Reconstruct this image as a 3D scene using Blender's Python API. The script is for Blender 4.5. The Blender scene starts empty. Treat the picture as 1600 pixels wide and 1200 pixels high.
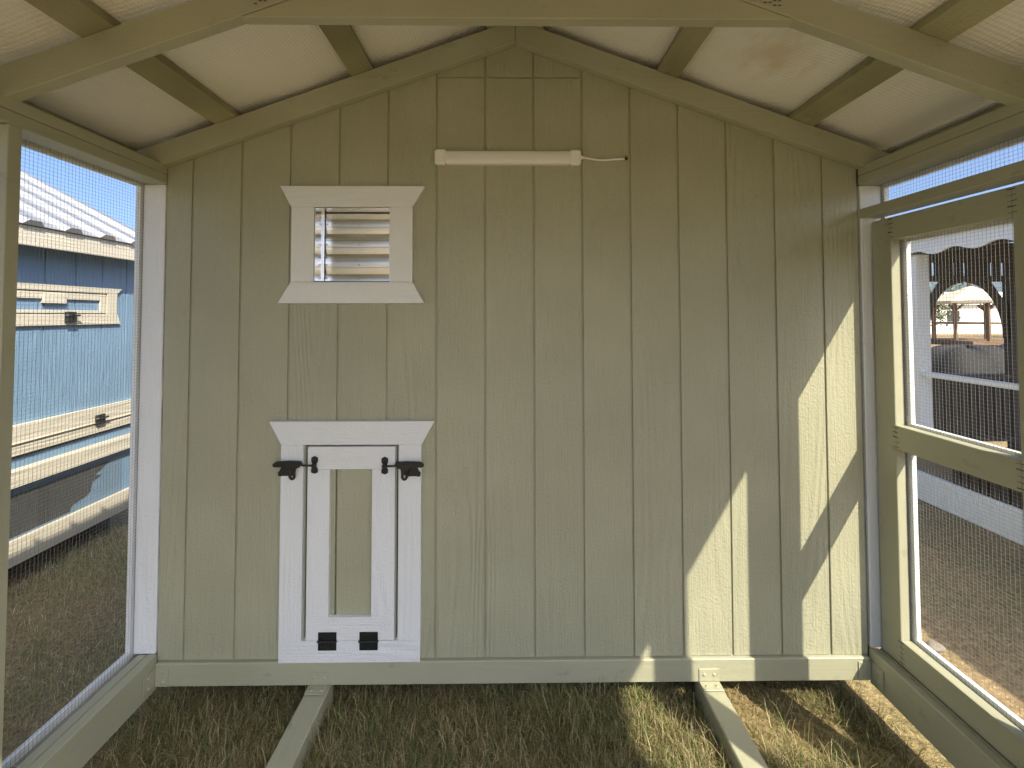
import bpy, bmesh, math, random
import numpy as np
from mathutils import Vector, Matrix
random.seed(7); rng = np.random.default_rng(7)
R = math.radians
scene = bpy.context.scene
COL = scene.collection

# ------------------------------------------------------------------ camera
cd = bpy.data.cameras.new('camera'); cam = bpy.data.objects.new('camera', cd); COL.objects.link(cam)
cd.sensor_width = 36; cd.sensor_fit = 'HORIZONTAL'; cd.lens = 700 / 1600 * 36
cd.shift_y = -128.7276 / 1600
cd.clip_start = 0.02; cd.clip_end = 1000
pi_, ya_, ro_ = 0.0296, 0.01, -0.0011
F = Vector((math.sin(ya_) * math.cos(pi_), math.cos(ya_) * math.cos(pi_), math.sin(pi_)))
Rt = Vector((math.cos(ya_), -math.sin(ya_), 0)); Up = Rt.cross(F)
Rt, Up = Rt * math.cos(ro_) + Up * math.sin(ro_), Up * math.cos(ro_) - Rt * math.sin(ro_)
cam.matrix_world = Matrix(((Rt.x, Up.x, -F.x, -0.0337), (Rt.y, Up.y, -F.y, -1.869), (Rt.z, Up.z, -F.z, 1.5766), (0, 0, 0, 1)))
scene.camera = cam

# ------------------------------------------------------------------ light
SUN = Vector((0.73, -1.0, 1.234)).normalized()          # towards the sun
wd = bpy.data.worlds.new('World'); scene.world = wd; wd.use_nodes = True
nt = wd.node_tree
sky = nt.nodes.new('ShaderNodeTexSky'); sky.sky_type = 'NISHITA'; sky.sun_disc = False
sky.sun_elevation = math.asin(SUN.z); sky.sun_rotation = math.atan2(SUN.x, SUN.y)
sky.air_density = 0.7; sky.dust_density = 3.4; sky.ozone_density = 4.0
nt.links.new(sky.outputs[0], nt.nodes['Background'].inputs[0])
nt.nodes['Background'].inputs[1].default_value = 0.092
ld = bpy.data.lights.new('sun', 'SUN'); ld.energy = 3.1; ld.angle = R(0.53); ld.color = (1.0, 0.90, 0.70)
sun = bpy.data.objects.new('sun', ld); COL.objects.link(sun)
sun.rotation_euler = (-SUN).to_track_quat('-Z', 'Y').to_euler(); sun.location = (4, -5, 8)
scene.view_settings.view_transform = 'Standard'; scene.view_settings.look = 'None'
scene.view_settings.gamma = 1.0; scene.view_settings.use_curve_mapping = False
scene.view_settings.exposure = 1.65
scene.cycles.max_bounces = 6; scene.cycles.diffuse_bounces = 5; scene.cycles.glossy_bounces = 3
scene.cycles.sample_clamp_indirect = 8
scene.cycles.use_denoising = True; scene.cycles.use_adaptive_sampling = True; scene.cycles.adaptive_threshold = 0.02

# ------------------------------------------------------------------ helpers
W = {}
class MB:
    def __init__(s): s.v = []; s.f = []
    def box(s, x0, x1, y0, y1, z0, z1):
        b = len(s.v)
        s.v += [(x, y, z) for z in (z0, z1) for y in (y0, y1) for x in (x0, x1)]
        s.f += [tuple(b + i for i in q) for q in ((0,2,3,1),(4,5,7,6),(0,1,5,4),(2,6,7,3),(0,4,6,2),(1,3,7,5))]
        return s
    def prism(s, poly, a0, a1, axis='y'):
        """poly: list of (u,w); axis y -> (x,z) extruded in y; x -> (y,z) extruded in x; z -> (x,y) extruded in z"""
        b = len(s.v); n = len(poly)
        def P(u, w, a): return (u, a, w) if axis == 'y' else ((a, u, w) if axis == 'x' else (u, w, a))
        s.v += [P(u, w, a0) for u, w in poly] + [P(u, w, a1) for u, w in poly]
        s.f += [tuple(range(b, b + n)), tuple(range(b + 2 * n - 1, b + n - 1, -1))]
        s.f += [(b + i, b + n + i, b + n + (i + 1) % n, b + (i + 1) % n) for i in range(n)]
        return s
    def tube(s, pts, r, n=8, cap=True):
        pts = [Vector(p) for p in pts]; rs = r if isinstance(r, (list, tuple)) else [r] * len(pts)
        b = len(s.v); m = len(pts)
        for i, p in enumerate(pts):
            t = (pts[min(i + 1, m - 1)] - pts[max(i - 1, 0)]).normalized()
            u = t.cross(Vector((0, 0, 1)))
            if u.length < 1e-3: u = t.cross(Vector((0, 1, 0)))
            u.normalize(); w = t.cross(u)
            s.v += [tuple(p + rs[i] * (u * math.cos(2 * math.pi * k / n) + w * math.sin(2 * math.pi * k / n))) for k in range(n)]
        for i in range(m - 1):
            for k in range(n):
                s.f.append((b + i * n + k, b + i * n + (k + 1) % n, b + (i + 1) * n + (k + 1) % n, b + (i + 1) * n + k))
        if cap:
            s.f.append(tuple(b + k for k in range(n))[::-1]); s.f.append(tuple(b + (m - 1) * n + k for k in range(n)))
        return s
    def dome(s, c, r, axis, n=8, h=0.5):
        """rivet / bolt head: short dome on a plane whose outward normal is axis"""
        a = Vector(axis).normalized(); u = a.orthogonal().normalized(); w = a.cross(u); c = Vector(c); b = len(s.v)
        for rr, hh in ((1, 0), (0.85, 0.55), (0.45, 0.9)):
            s.v += [tuple(c + a * (hh * h * r) + rr * r * (u * math.cos(2 * math.pi * k / n) + w * math.sin(2 * math.pi * k / n))) for k in range(n)]
        s.v.append(tuple(c + a * h * r))
        for i in range(2):
            for k in range(n): s.f.append((b + i*n + k, b + i*n + (k+1) % n, b + (i+1)*n + (k+1) % n, b + (i+1)*n + k))
        for k in range(n): s.f.append((b + 2*n + k, b + 2*n + (k+1) % n, b + 3*n))
        return s
    def build(s, name, mat, parent=None, bevel=0.0, smooth=False, segs=1, recalc=True, origin=None):
        v = np.array(s.v, dtype=float)
        lo, hi = v.min(0), v.max(0)
        o = Vector(origin) if origin is not None else Vector(((lo[0] + hi[0]) / 2, (lo[1] + hi[1]) / 2, lo[2]))
        me = bpy.data.meshes.new(name); me.from_pydata([tuple(p) for p in (v - np.array(o))], [], s.f)
        if recalc or bevel:
            bm = bmesh.new(); bm.from_mesh(me); bmesh.ops.recalc_face_normals(bm, faces=bm.faces)
            if bevel:
                es = [e for e in bm.edges if len(e.link_faces) == 2 and e.calc_face_angle(0) > 0.5]
                bmesh.ops.bevel(bm, geom=es, offset=bevel, segments=segs, affect='EDGES', clamp_overlap=True)
            bm.to_mesh(me); bm.free()
        if smooth:
            for p in me.polygons: p.use_smooth = True
        me.materials.append(mat)
        ob = bpy.data.objects.new(name, me); COL.objects.link(ob)
        W[ob.name] = o
        if parent: ob.parent = parent; ob.location = o - W[parent.name]
        else: ob.location = o
        return ob
def tag(o, label, cat=None, group=None, kind=None):
    if label: o['label'] = label
    if cat: o['category'] = cat
    if group: o['group'] = group
    if kind: o['kind'] = kind
    return o
def thing(name, loc, label, cat, group=None):
    o = bpy.data.objects.new(name, None); COL.objects.link(o); o.location = loc; o.empty_display_size = 0.1
    W[o.name] = Vector(loc); return tag(o, label, cat, group)
def box(name, mat, parent, x0, x1, y0, y1, z0, z1, bevel=0.0015, **k):
    return MB().box(x0, x1, y0, y1, z0, z1).build(name, mat, parent, bevel, **k)

# ------------------------------------------------------------------ materials
def new_mat(name):
    m = bpy.data.materials.new(name); m.use_nodes = True
    n = m.node_tree; b = n.nodes['Principled BSDF']; return m, n, b
def nd(n, t, **k):
    x = n.nodes.new(t)
    for a, v in k.items():
        if a.startswith('i_'): x.inputs[a[2:].replace('_', ' ')].default_value = v
        else: setattr(x, a, v)
    return x
def math_n(n, op, a, b=None):
    x = nd(n, 'ShaderNodeMath', operation=op)
    for i, q in enumerate((a, b)):
        if q is None: continue
        if isinstance(q, (int, float)): x.inputs[i].default_value = q
        else: n.links.new(q, x.inputs[i])
    return x.outputs[0]
def coords(n, scale, rand=True):
    g = nd(n, 'ShaderNodeNewGeometry'); src = g.outputs['Position']
    if rand:
        oi = nd(n, 'ShaderNodeObjectInfo')
        mu = math_n(n, 'MULTIPLY', oi.outputs['Random'], 41.0)
        va = nd(n, 'ShaderNodeVectorMath', operation='ADD'); n.links.new(src, va.inputs[0]); n.links.new(mu, va.inputs[1]); src = va.outputs[0]
    vm = nd(n, 'ShaderNodeVectorMath', operation='MULTIPLY'); n.links.new(src, vm.inputs[0]); vm.inputs[1].default_value = scale
    return vm.outputs[0]
def noise(n, vec, detail=2.0, rough=0.5, dist=0.0, scale=1.0):
    t = nd(n, 'ShaderNodeTexNoise'); t.inputs['Scale'].default_value = scale; t.inputs['Detail'].default_value = detail
    t.inputs['Roughness'].default_value = rough; t.inputs['Distortion'].default_value = dist
    n.links.new(vec, t.inputs['Vector']); return t.outputs['Fac']
def ramp(n, fac, stops):
    r = nd(n, 'ShaderNodeValToRGB'); e = r.color_ramp.elements
    while len(e) < len(stops): e.new(0.5)
    for i, (p, c) in enumerate(stops): e[i].position = p; e[i].color = (*c, 1)
    n.links.new(fac, r.inputs[0]); return r.outputs[0]
def painted(name, col, axis='z', rough=0.42, relief=1.0, var=0.05, spec=0.5, dirt=0.0):
    m, n, b = new_mat(name)
    al, ac = 0.55, 5.0
    sc = {'z': (ac, ac, al), 'x': (al, ac, ac), 'y': (ac, al, ac)}[axis]
    fs = {'z': (150, 150, 7), 'x': (7, 150, 150), 'y': (150, 7, 150)}[axis]
    cont = noise(n, coords(n, sc), 1.0, 0.45, 0.0)
    s = math_n(n, 'SINE', math_n(n, 'MULTIPLY', cont, 85.0))
    amp = noise(n, coords(n, (2.2, 2.2, 1.5)), 0.0)
    amp = math_n(n, 'MULTIPLY', math_n(n, 'SUBTRACT', amp, 0.33), 2.6)
    fine = noise(n, coords(n, fs), 1.0, 0.6)
    orange = noise(n, coords(n, (110, 110, 110)), 0.0, 0.6)
    h = math_n(n, 'ADD', math_n(n, 'MULTIPLY', math_n(n, 'MULTIPLY', s, amp), 0.5), math_n(n, 'ADD', math_n(n, 'MULTIPLY', fine, 1.0), math_n(n, 'MULTIPLY', orange, 0.8)))
    bu = nd(n, 'ShaderNodeBump'); bu.inputs['Strength'].default_value = 0.9 * relief; bu.inputs['Distance'].default_value = 0.0024
    n.links.new(h, bu.inputs['Height']); n.links.new(bu.outputs[0], b.inputs['Normal'])
    big = noise(n, coords(n, (3, 3, 3)), 1.0, 0.6)
    lo = tuple(c * (1 - var) for c in col); hi = tuple(min(1, c * (1 + var)) for c in col)
    c = ramp(n, big, [(0.3, lo), (0.7, hi)])
    if dirt:
        d = noise(n, coords(n, (9, 9, 14)), 3.0, 0.7)
        mk = ramp(n, d, [(0.62, (0, 0, 0)), (0.74, (dirt, dirt, dirt))])
        mx = nd(n, 'ShaderNodeMixRGB'); mx.inputs[2].default_value = (0.07, 0.055, 0.04, 1)
        n.links.new(mk, mx.inputs[0]); n.links.new(c, mx.inputs[1]); c = mx.outputs[0]
    n.links.new(c, b.inputs['Base Color'])
    rr = nd(n, 'ShaderNodeMapRange'); rr.inputs[3].default_value = rough - 0.06; rr.inputs[4].default_value = rough + 0.1
    n.links.new(big, rr.inputs[0]); n.links.new(rr.outputs[0], b.inputs['Roughness'])
    b.inputs['Specular IOR Level'].default_value = spec
    return m
def plain(name, col, rough=0.5, metal=0.0, var=0.06, scale=25.0, bump=0.0):
    m, n, b = new_mat(name)
    big = noise(n, coords(n, (scale,) * 3), 3.0, 0.6)
    c = ramp(n, big, [(0.3, tuple(q * (1 - var) for q in col)), (0.7, tuple(min(1, q * (1 + var)) for q in col))])
    n.links.new(c, b.inputs['Base Color']); b.inputs['Roughness'].default_value = rough; b.inputs['Metallic'].default_value = metal
    if bump:
        bu = nd(n, 'ShaderNodeBump'); bu.inputs['Strength'].default_value = bump; bu.inputs['Distance'].default_value = 0.003
        n.links.new(noise(n, coords(n, (scale * 6,) * 3), 3.0, 0.6), bu.inputs['Height']); n.links.new(bu.outputs[0], b.inputs['Normal'])
    return m
TAUPE = (0.395, 0.395, 0.285); WHITE = (0.79, 0.82, 0.84)
M = {}
for a in 'xyz':
    M['taupe_' + a] = painted('taupe_paint_' + a, TAUPE, a, 0.40, 1.0)
    M['white_' + a] = painted('white_paint_' + a, WHITE, a, 0.45, 0.9, 0.02)
    M['frame_' + a] = painted('taupe_frame_paint_' + a, TAUPE, a, 0.45, 0.25, 0.05, dirt=0.28)
M['purlin'] = painted('weathered_purlin_wood', (0.34, 0.325, 0.20), 'y', 0.7, 1.0, 0.22, 0.2, dirt=0.3)
M['blue_z'] = painted('blue_shed_paint', (0.155, 0.255, 0.385), 'z', 0.5, 0.9)
M['blue_y'] = painted('blue_shed_trim_paint', (0.155, 0.255, 0.385), 'y', 0.5, 0.5)
M['trim_y'] = painted('cream_trim_paint_y', (0.50, 0.47, 0.40), 'y', 0.5, 0.7, 0.03); M['trim_z'] = painted('cream_trim_paint_z', (0.50, 0.47, 0.40), 'z', 0.5, 0.7, 0.03)
M['black'] = plain('black_powder_coat', (0.012, 0.013, 0.014), 0.38, 0.0, 0.2, 60, 0.1)
M['alu'] = plain('aluminium', (0.80, 0.82, 0.85), 0.22, 1.0, 0.04, 14)
M['zinc'] = plain('galvanised_wire', (0.30, 0.30, 0.30), 0.5, 0.5, 0.05)
M['plastic'] = plain('white_plastic', (0.87, 0.87, 0.85), 0.35, 0.0, 0.01)
M['diffuser'] = plain('frosted_tube', (0.80, 0.80, 0.78), 0.28, 0.0, 0.01)
M['brass'] = plain('brass', (0.6, 0.42, 0.12), 0.35, 1.0)
M['steel_paint'] = painted('taupe_painted_steel', TAUPE, 'x', 0.35, 0.15)
M['white_metal'] = plain('pale_roof_metal', (0.50, 0.52, 0.55), 0.42, 0.75, 0.03)
M['blue_metal'] = plain('blue_grey_roof_metal', (0.16, 0.26, 0.46), 0.35, 0.2, 0.05)
M['dark_wood'] = painted('dark_stained_wood', (0.055, 0.045, 0.038), 'z', 0.6, 0.8, 0.2)
M['dark_flat'] = plain('dark_flat_colour', (0.03, 0.033, 0.036), 0.8, 0.0, 0.2)  # plain dark colour for the jagged sheet, lid gap strip and far windows
M['cream'] = plain('cream_roof', (0.60, 0.53, 0.40), 0.7, 0.0, 0.08, 4)
M['brown_wood'] = plain('brown_wood', (0.16, 0.10, 0.06), 0.7, 0.0, 0.2, 4)
M['tan_wood'] = plain('tan_fence_wood', (0.36, 0.22, 0.11), 0.8, 0.0, 0.2, 3)
M['yellow'] = plain('yellow_paint', (0.65, 0.42, 0.08), 0.6)
M['tarp'] = plain('black_tarp', (0.012, 0.013, 0.015), 0.85, 0.0, 0.2, 4, 0.4)
M['far_white'] = plain('far_white_paint', (0.75, 0.75, 0.74), 0.6, 0.0, 0.03, 1)
M['stone'] = plain('grey_stone', (0.22, 0.20, 0.17), 0.9, 0.0, 0.25, 20, 0.6)
M['bark'] = plain('bark', (0.10, 0.08, 0.06), 0.9, 0.0, 0.3, 8, 0.6)
M['leaf'] = plain('leaves', (0.07, 0.10, 0.035), 0.6, 0.0, 0.45, 1.2)
M['drip'] = plain('dark_staple', (0.05, 0.045, 0.03), 0.5)
# white insulation sheet
m, n, b = new_mat('white_insulation_sheet'); M['sheet'] = m
g = nd(n, 'ShaderNodeNewGeometry'); sp = nd(n, 'ShaderNodeSeparateXYZ'); n.links.new(g.outputs['Position'], sp.inputs[0])
wob = noise(n, coords(n, (7, 7, 7), False), 3.0)
wv = [math_n(n, 'SINE', math_n(n, 'ADD', math_n(n, 'MULTIPLY', sp.outputs[i], f), math_n(n, 'MULTIPLY', wob, 9.0))) for i, f in ((0, 560.0), (1, 430.0))]
cre = noise(n, coords(n, (11, 3, 11), False), 4.0, 0.6)
h = math_n(n, 'ADD', math_n(n, 'ADD', math_n(n, 'MULTIPLY', wv[0], 0.35), math_n(n, 'MULTIPLY', wv[1], 0.35)), math_n(n, 'MULTIPLY', cre, 5.0))
bu = nd(n, 'ShaderNodeBump'); bu.inputs['Strength'].default_value = 0.5; bu.inputs['Distance'].default_value = 0.003
n.links.new(h, bu.inputs['Height']); n.links.new(bu.outputs[0], b.inputs['Normal'])
vs = nd(n, 'ShaderNodeVectorMath', operation='DISTANCE'); n.links.new(g.outputs['Position'], vs.inputs[0]); vs.inputs[1].default_value = (0.93, -0.30, 2.53)
st = math_n(n, 'ADD', vs.outputs['Value'], math_n(n, 'MULTIPLY', noise(n, coords(n, (14, 9, 14), False), 4.0, 0.65), 0.30))
c = ramp(n, st, [(0.17, (0.74, 0.68, 0.55)), (0.30, (0.89, 0.885, 0.85))])
n.links.new(c, b.inputs['Base Color']); b.inputs['Roughness'].default_value = 0.55
# ground: dry turf and bare dirt
m, n, b = new_mat('dry_ground'); M['ground'] = m
a1 = noise(n, coords(n, (1.1,) * 3, False), 5.0, 0.6); a2 = noise(n, coords(n, (38, 38, 38), False), 4.0, 0.7); a3 = noise(n, coords(n, (160, 160, 160), False), 2.0, 0.7)
c1 = ramp(n, a2, [(0.25, (0.12, 0.085, 0.045)), (0.5, (0.29, 0.21, 0.115)), (0.75, (0.46, 0.35, 0.20))])
c2 = ramp(n, a2, [(0.25, (0.075, 0.065, 0.03)), (0.5, (0.235, 0.19, 0.095)), (0.75, (0.43, 0.345, 0.19))])
mx = nd(n, 'ShaderNodeMixRGB'); n.links.new(ramp(n, a1, [(0.42, (0, 0, 0)), (0.58, (1, 1, 1))]), mx.inputs[0]); n.links.new(c1, mx.inputs[1]); n.links.new(c2, mx.inputs[2])
n.links.new(mx.outputs[0], b.inputs['Base Color']); b.inputs['Roughness'].default_value = 0.95; b.inputs['Specular IOR Level'].default_value = 0.1
bu = nd(n, 'ShaderNodeBump'); bu.inputs['Strength'].default_value = 0.9; bu.inputs['Distance'].default_value = 0.012
n.links.new(math_n(n, 'ADD', a2, math_n(n, 'MULTIPLY', a3, 0.5)), bu.inputs['Height']); n.links.new(bu.outputs[0], b.inputs['Normal'])
# grass blades: colour stored per blade
m, n, b = new_mat('grass_blades'); M['grass'] = m
at = nd(n, 'ShaderNodeVertexColor', layer_name='blade'); n.links.new(at.outputs[0], b.inputs['Base Color'])
b.inputs['Roughness'].default_value = 0.6; b.inputs['Specular IOR Level'].default_value = 0.25
tr = nd(n, 'ShaderNodeBsdfTranslucent'); n.links.new(at.outputs[0], tr.inputs[0])
ms = nd(n, 'ShaderNodeMixShader'); ms.inputs[0].default_value = 0.25
n.links.new(b.outputs[0], ms.inputs[1]); n.links.new(tr.outputs[0], ms.inputs[2]); n.links.new(ms.outputs[0], n.nodes['Material Output'].inputs[0])

# ------------------------------------------------------------------ ground
def gz(x, y):
    t = min(1, max(0, (abs(x) - 0.95) / 0.45)); return 0.010 * math.sin(2.1 * x + 1.3 * y) + 0.008 * math.sin(5.3 * y - 2.2 * x + 1) - 0.06 * t * t * (3 - 2 * t)
xs = sorted(set([-300, -80, -30, -14] + [round(-8 + 0.16 * i, 3) for i in range(101)] + [14, 30, 80, 300]))
ys = sorted(set([-300, -80, -30, -12] + [round(-5 + 0.16 * i, 3) for i in range(82)] + [14, 30, 80, 300]))
mb = MB()
for y in ys:
    for x in xs:
        inside = abs(x) < 8.2 and -5.2 < y < 8.2
        mb.v.append((x, y, gz(x, y) + (random.uniform(-0.004, 0.004) if inside else 0) if inside else -0.06))
nx = len(xs)
for j in range(len(ys) - 1):
    for i in range(nx - 1): mb.f.append((j*nx+i, j*nx+i+1, (j+1)*nx+i+1, (j+1)*nx+i))
tag(mb.build('ground', M['ground'], None, smooth=True, recalc=False, origin=(0, 0, 0)), 'dry grass and bare dirt ground under and around the coop', kind='structure')

# ------------------------------------------------------------------ gable wall of the coop
SL = 0.36
def raf_bot(x): return 2.713 - SL * abs(x)
def raf_top(x): return 2.808 - SL * abs(x)
wall = thing('gable_wall', (0, 0, 0.09), 'olive taupe gable wall of vertical planks facing the camera', 'wall')
GX, GS = -1.3463, 0.2032
VH = (-0.834, -0.522, 1.716, 2.024)             # vent hole
DH = (-0.8615, -0.482, 0.267, 1.0472)            # pop door hole
grooves = [GX + GS * k for k in range(14)]
edges = [-1.452] + grooves + [1.446]
GW = 0.0045
def cut_cells(mb, x0, x1, z0, z1, y0, y1, holes):
    cx = sorted({x0, x1, *[h for q in holes for h in q[:2] if x0 < h < x1]}); cz = sorted({z0, z1, *[h for q in holes for h in q[2:] if z0 < h < z1]})
    for a, b_ in zip(cx, cx[1:]):
        for c_, d in zip(cz, cz[1:]):
            mxx, mz = (a + b_) / 2, (c_ + d) / 2
            if not any(q[0] < mxx < q[1] and q[2] < mz < q[3] for q in holes): mb.box(a, b_, y0, y1, c_, d)
for i in range(15):
    x0, x1 = edges[i] + (GW if i else 0), edges[i + 1] - (GW if i < 14 else 0)
    zt = lambda x: raf_bot(x) + 0.05
    zb = 0.181
    hs = [h for h in (VH, DH) if h[0] < x1 and h[1] > x0]
    top = 2.5775 if 5 <= i <= 8 else None
    mb = MB()
    if hs:
        cut_cells(mb, x0, x1, zb, 2.2, 0.0, 0.0058, hs)
        mb.prism([(x0, 2.2), (x1, 2.2), (x1, zt(x1)), (x0, zt(x0))], 0.0, 0.0058)
        mb.build('plank', M['taupe_z'], wall)
    elif top:
        poly = [(x0, zb), (x1, zb), (x1, min(top, zt(x1))), (x0, min(top, zt(x0)))]
        mb.prism(poly, 0.0, 0.0058).build('plank', M['taupe_z'], wall, 0.0008)
        if max(zt(x0), zt(x1)) > 2.5845:
            lo = 2.5845
            tp = [(x1, max(lo + .002, zt(x1)))] + ([(0, zt(0))] if x0 < 0 < x1 else []) + [(x0, max(lo + .002, zt(x0)))]
            MB().prism([(x0, lo), (x1, lo)] + tp, -0.0012, 0.0056).build('plank', M['taupe_z'], wall, 0.0008)
    else:
        mb.prism([(x0, zb), (x1, zb), (x1, zt(x1)), (x0, zt(x0))], 0.0, 0.0058).build('plank', M['taupe_z'], wall, 0.0008)
mb = MB(); cut_cells(mb, -1.455, 1.449, 0.10, 2.2, 0.0062, 0.02, [VH, DH])
mb.prism([(-1.455, 2.2), (1.449, 2.2), (1.449, raf_bot(1.449) + .045), (0, raf_bot(0) + .045), (-1.455, raf_bot(1.455) + .045)], 0.0062, 0.02)
mb.build('backing_board', M['taupe_z'], wall)
box('sill_beam', M['frame_x'], wall, -1.449, 1.443, -0.016, 0.024, 0.088, 0.1785, 0.003)
for s, nm in ((-1, 'gable_rafter'), (1, 'gable_rafter')):
    e = 1.62
    poly = [(0.0008 * s, raf_bot(0)), (s * e, raf_bot(e)), (s * e, raf_top(e)), (0.0008 * s, raf_top(0))]
    MB().prism(poly, -0.0385, -0.0015).build(nm, M['frame_x'], wall, 0.002)
# metal angle brackets, each one a thing screwed onto the beams
def bolts(mb, pts, axis, r=0.0075):
    for p in pts: mb.dome(p, r, axis, 8, 0.55)
def skid_bracket(x0, x1, label):
    t = thing('angle_bracket', ((x0 + x1) / 2, -0.018, 0.09), label, 'bracket', 'painted brackets at the skid ends')
    MB().box(x0, x1, -0.0195, -0.0163, 0.094, 0.142).build('wall_flange', M['steel_paint'], t, 0.0006)
    MB().box(x0, x1, -0.064, -0.0197, 0.0905, 0.0937).build('floor_flange', M['steel_paint'], t, 0.0006)
    w = x1 - x0
    for fx in (0.25, 0.75):
        mb = MB(); bolts(mb, [(x0 + w * fx, -0.0195, 0.120)], (0, -1, 0)); mb.build('bolt', M['steel_paint'], t, smooth=True)
        mb = MB(); bolts(mb, [(x0 + w * fx, -0.045, 0.0937)], (0, 0, 1)); mb.build('bolt', M['steel_paint'], t, smooth=True)
skid_bracket(-0.832, -0.752, 'flat painted angle bracket where the left skid meets the sill')
skid_bracket(0.741, 0.822, 'flat painted angle bracket where the right skid meets the sill')
def corner_bracket(s, label):
    xi = s * 1.4485
    t = thing('corner_bracket', (xi, -0.018, 0.09), label, 'bracket', 'painted brackets in the wall corners')
    a, b_ = sorted((xi - s * 0.004, xi - s * 0.056))
    MB().box(a, b_, -0.0195, -0.0163, 0.092, 0.165).build('wall_flange', M['steel_paint'], t, 0.0006)
    a, b_ = sorted((xi - s * 0.0035, xi))
    MB().box(a, b_, -0.075, -0.0198, 0.092, 0.165).build('beam_flange', M['steel_paint'], t, 0.0006)
    for z in (0.108, 0.147):
        mb = MB(); bolts(mb, [(xi - s * 0.034, -0.0195, z)], (0, -1, 0)); mb.build('bolt', M['steel_paint'], t, smooth=True)
        mb = MB(); bolts(mb, [(xi - s * 0.0035, -0.05, z)], (-s, 0, 0)); mb.build('bolt', M['steel_paint'], t, smooth=True)
corner_bracket(-1, 'taupe painted corner bracket low in the left wall corner')
corner_bracket(1, 'taupe painted corner bracket low in the right wall corner')

# ------------------------------------------------------------------ louvred vent
TY = -0.019
vent = thing('louvred_vent', (-0.678, 0, 1.625), 'square aluminium louvred vent in a flared white frame high on the plank wall', 'vent')
MB().prism([(-0.929, 2.0245), (-0.428, 2.0245), (-0.377, 2.112), (-0.976, 2.112)], TY, -0.0005).build('top_trim', M['white_x'], vent, 0.001)
MB().prism([(-0.980, 1.625), (-0.378, 1.625), (-0.427, 1.7125), (-0.928, 1.7125)], TY, -0.0005).build('bottom_trim', M['white_x'], vent, 0.001)
box('side_trim', M['white_z'], vent, -0.9275, -0.834, TY + .0004, -0.0005, 1.7132, 2.0238, 0.001)
box('side_trim', M['white_z'], vent, -0.522, -0.4275, TY + .0004, -0.0005, 1.7132, 2.0238, 0.001)
x0, x1, z0, z1 = VH[0] + .001, VH[1] - .001, VH[2] + .001, VH[3] - .001
YB = 0.075
mb = MB()
mb.box(x0, x0 + .0015, -0.012, YB + .03, z0, z1); mb.box(x1 - .0015, x1, -0.012, YB + .03, z0, z1)
mb.box(x0 + .0016, x1 - .0016, -0.012, YB + .03, z0, z0 + .0015); mb.box(x0 + .0016, x1 - .0016, -0.012, YB + .03, z1 - .0015, z1)
mb.build('duct', M['alu'], vent)
box('back_plate', M['alu'], vent, x0 + .0016, x1 - .0016, YB + .031, YB + .033, z0, z1, 0)
nb = 10; hb = (z1 - z0 - 0.012) / nb
lean = (0.0016, -0.0004, -0.0017)
for k in range(nb):
    zz1 = z1 - 0.006 - k * hb; zz0 = zz1 - hb + 0.001
    d = lean[k % 3]; yb = YB + (0.004 if k % 3 == 2 else 0)
    mb = MB(); nseg = 4
    prof = [(yb + d * (2 * t / nseg - 1) - 0.0006 * math.sin(math.pi * t / nseg), zz0 + (zz1 - zz0) * t / nseg) for t in range(nseg + 1)]
    poly = prof + [(y + 0.0012, z) for y, z in reversed(prof)]
    mb.prism(poly, x0 + 0.004, x1 - 0.004, 'x')
    sl = mb.build('louvre_blade', M['alu'], vent)
    if k % 3 != 2:
        for fx in (0.05, 0.5, 0.95):
            rv = MB().dome((x0 + (x1 - x0) * fx, yb - 0.0012, (zz0 + zz1) / 2 - 0.003), 0.0045, (0, -1, 0.1), 8, 0.8)
            rv.build('rivet', M['alu'], sl, smooth=True)
mb = MB().box(x0 + .002, x0 + .008, YB - .010, YB - .008, z0 + .002, z1 - .002)
mb.build('side_flange', M['alu'], vent)

# ------------------------------------------------------------------ pop door
pop = thing('pop_door', (-0.67, 0, 0.18), 'small white framed pop door with black latches low on the plank wall', 'door')
MB().prism([(-0.956, 1.0475), (-0.385, 1.0475), (-0.333, 1.142), (-1.007, 1.142)], TY, -0.0005).build('top_trim', M['white_x'], pop, 0.001)
box('side_trim', M['white_z'], pop, -0.957, -0.866, TY + .0004, -0.0005, 0.2655, 1.0468, 0.001)
box('side_trim', M['white_z'], pop, -0.479, -0.387, TY + .0004, -0.0005, 0.2655, 1.0468, 0.001)
box('bottom_trim', M['white_x'], pop, -0.957, -0.388, TY - .0003, -0.0005, 0.1795, 0.2648, 0.001)
x0, x1, z0, z1 = DH[0] + .0075, DH[1] - .0065, DH[2] + .002, DH[3] - .008
g3 = GX + 3 * GS
MB().box(x0, g3 - .004, 0.0002, 0.014, z0, z1).build('door_panel', M['taupe_z'], pop, 0.0008)
MB().box(g3 + .004, x1, 0.0002, 0.014, z0, z1).build('door_panel', M['taupe_z'], pop, 0.0008)
box('door_back', M['taupe_z'], pop, x0, x1, 0.0145, 0.022, z0, z1, 0)
box('door_stile', M['white_z'], pop, -0.848, -0.758, TY, -0.0003, 0.3585, 0.948, 0.001)
box('door_stile', M['white_z'], pop, -0.586, -0.493, TY, -0.0003, 0.3585, 0.948, 0.001)
box('door_rail', M['white_x'], pop, -0.848, -0.493, TY, -0.0003, 0.9487, 1.0395, 0.001)
box('door_rail', M['white_x'], pop, -0.848, -0.493, TY, -0.0003, 0.2668, 0.3578, 0.001)
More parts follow.
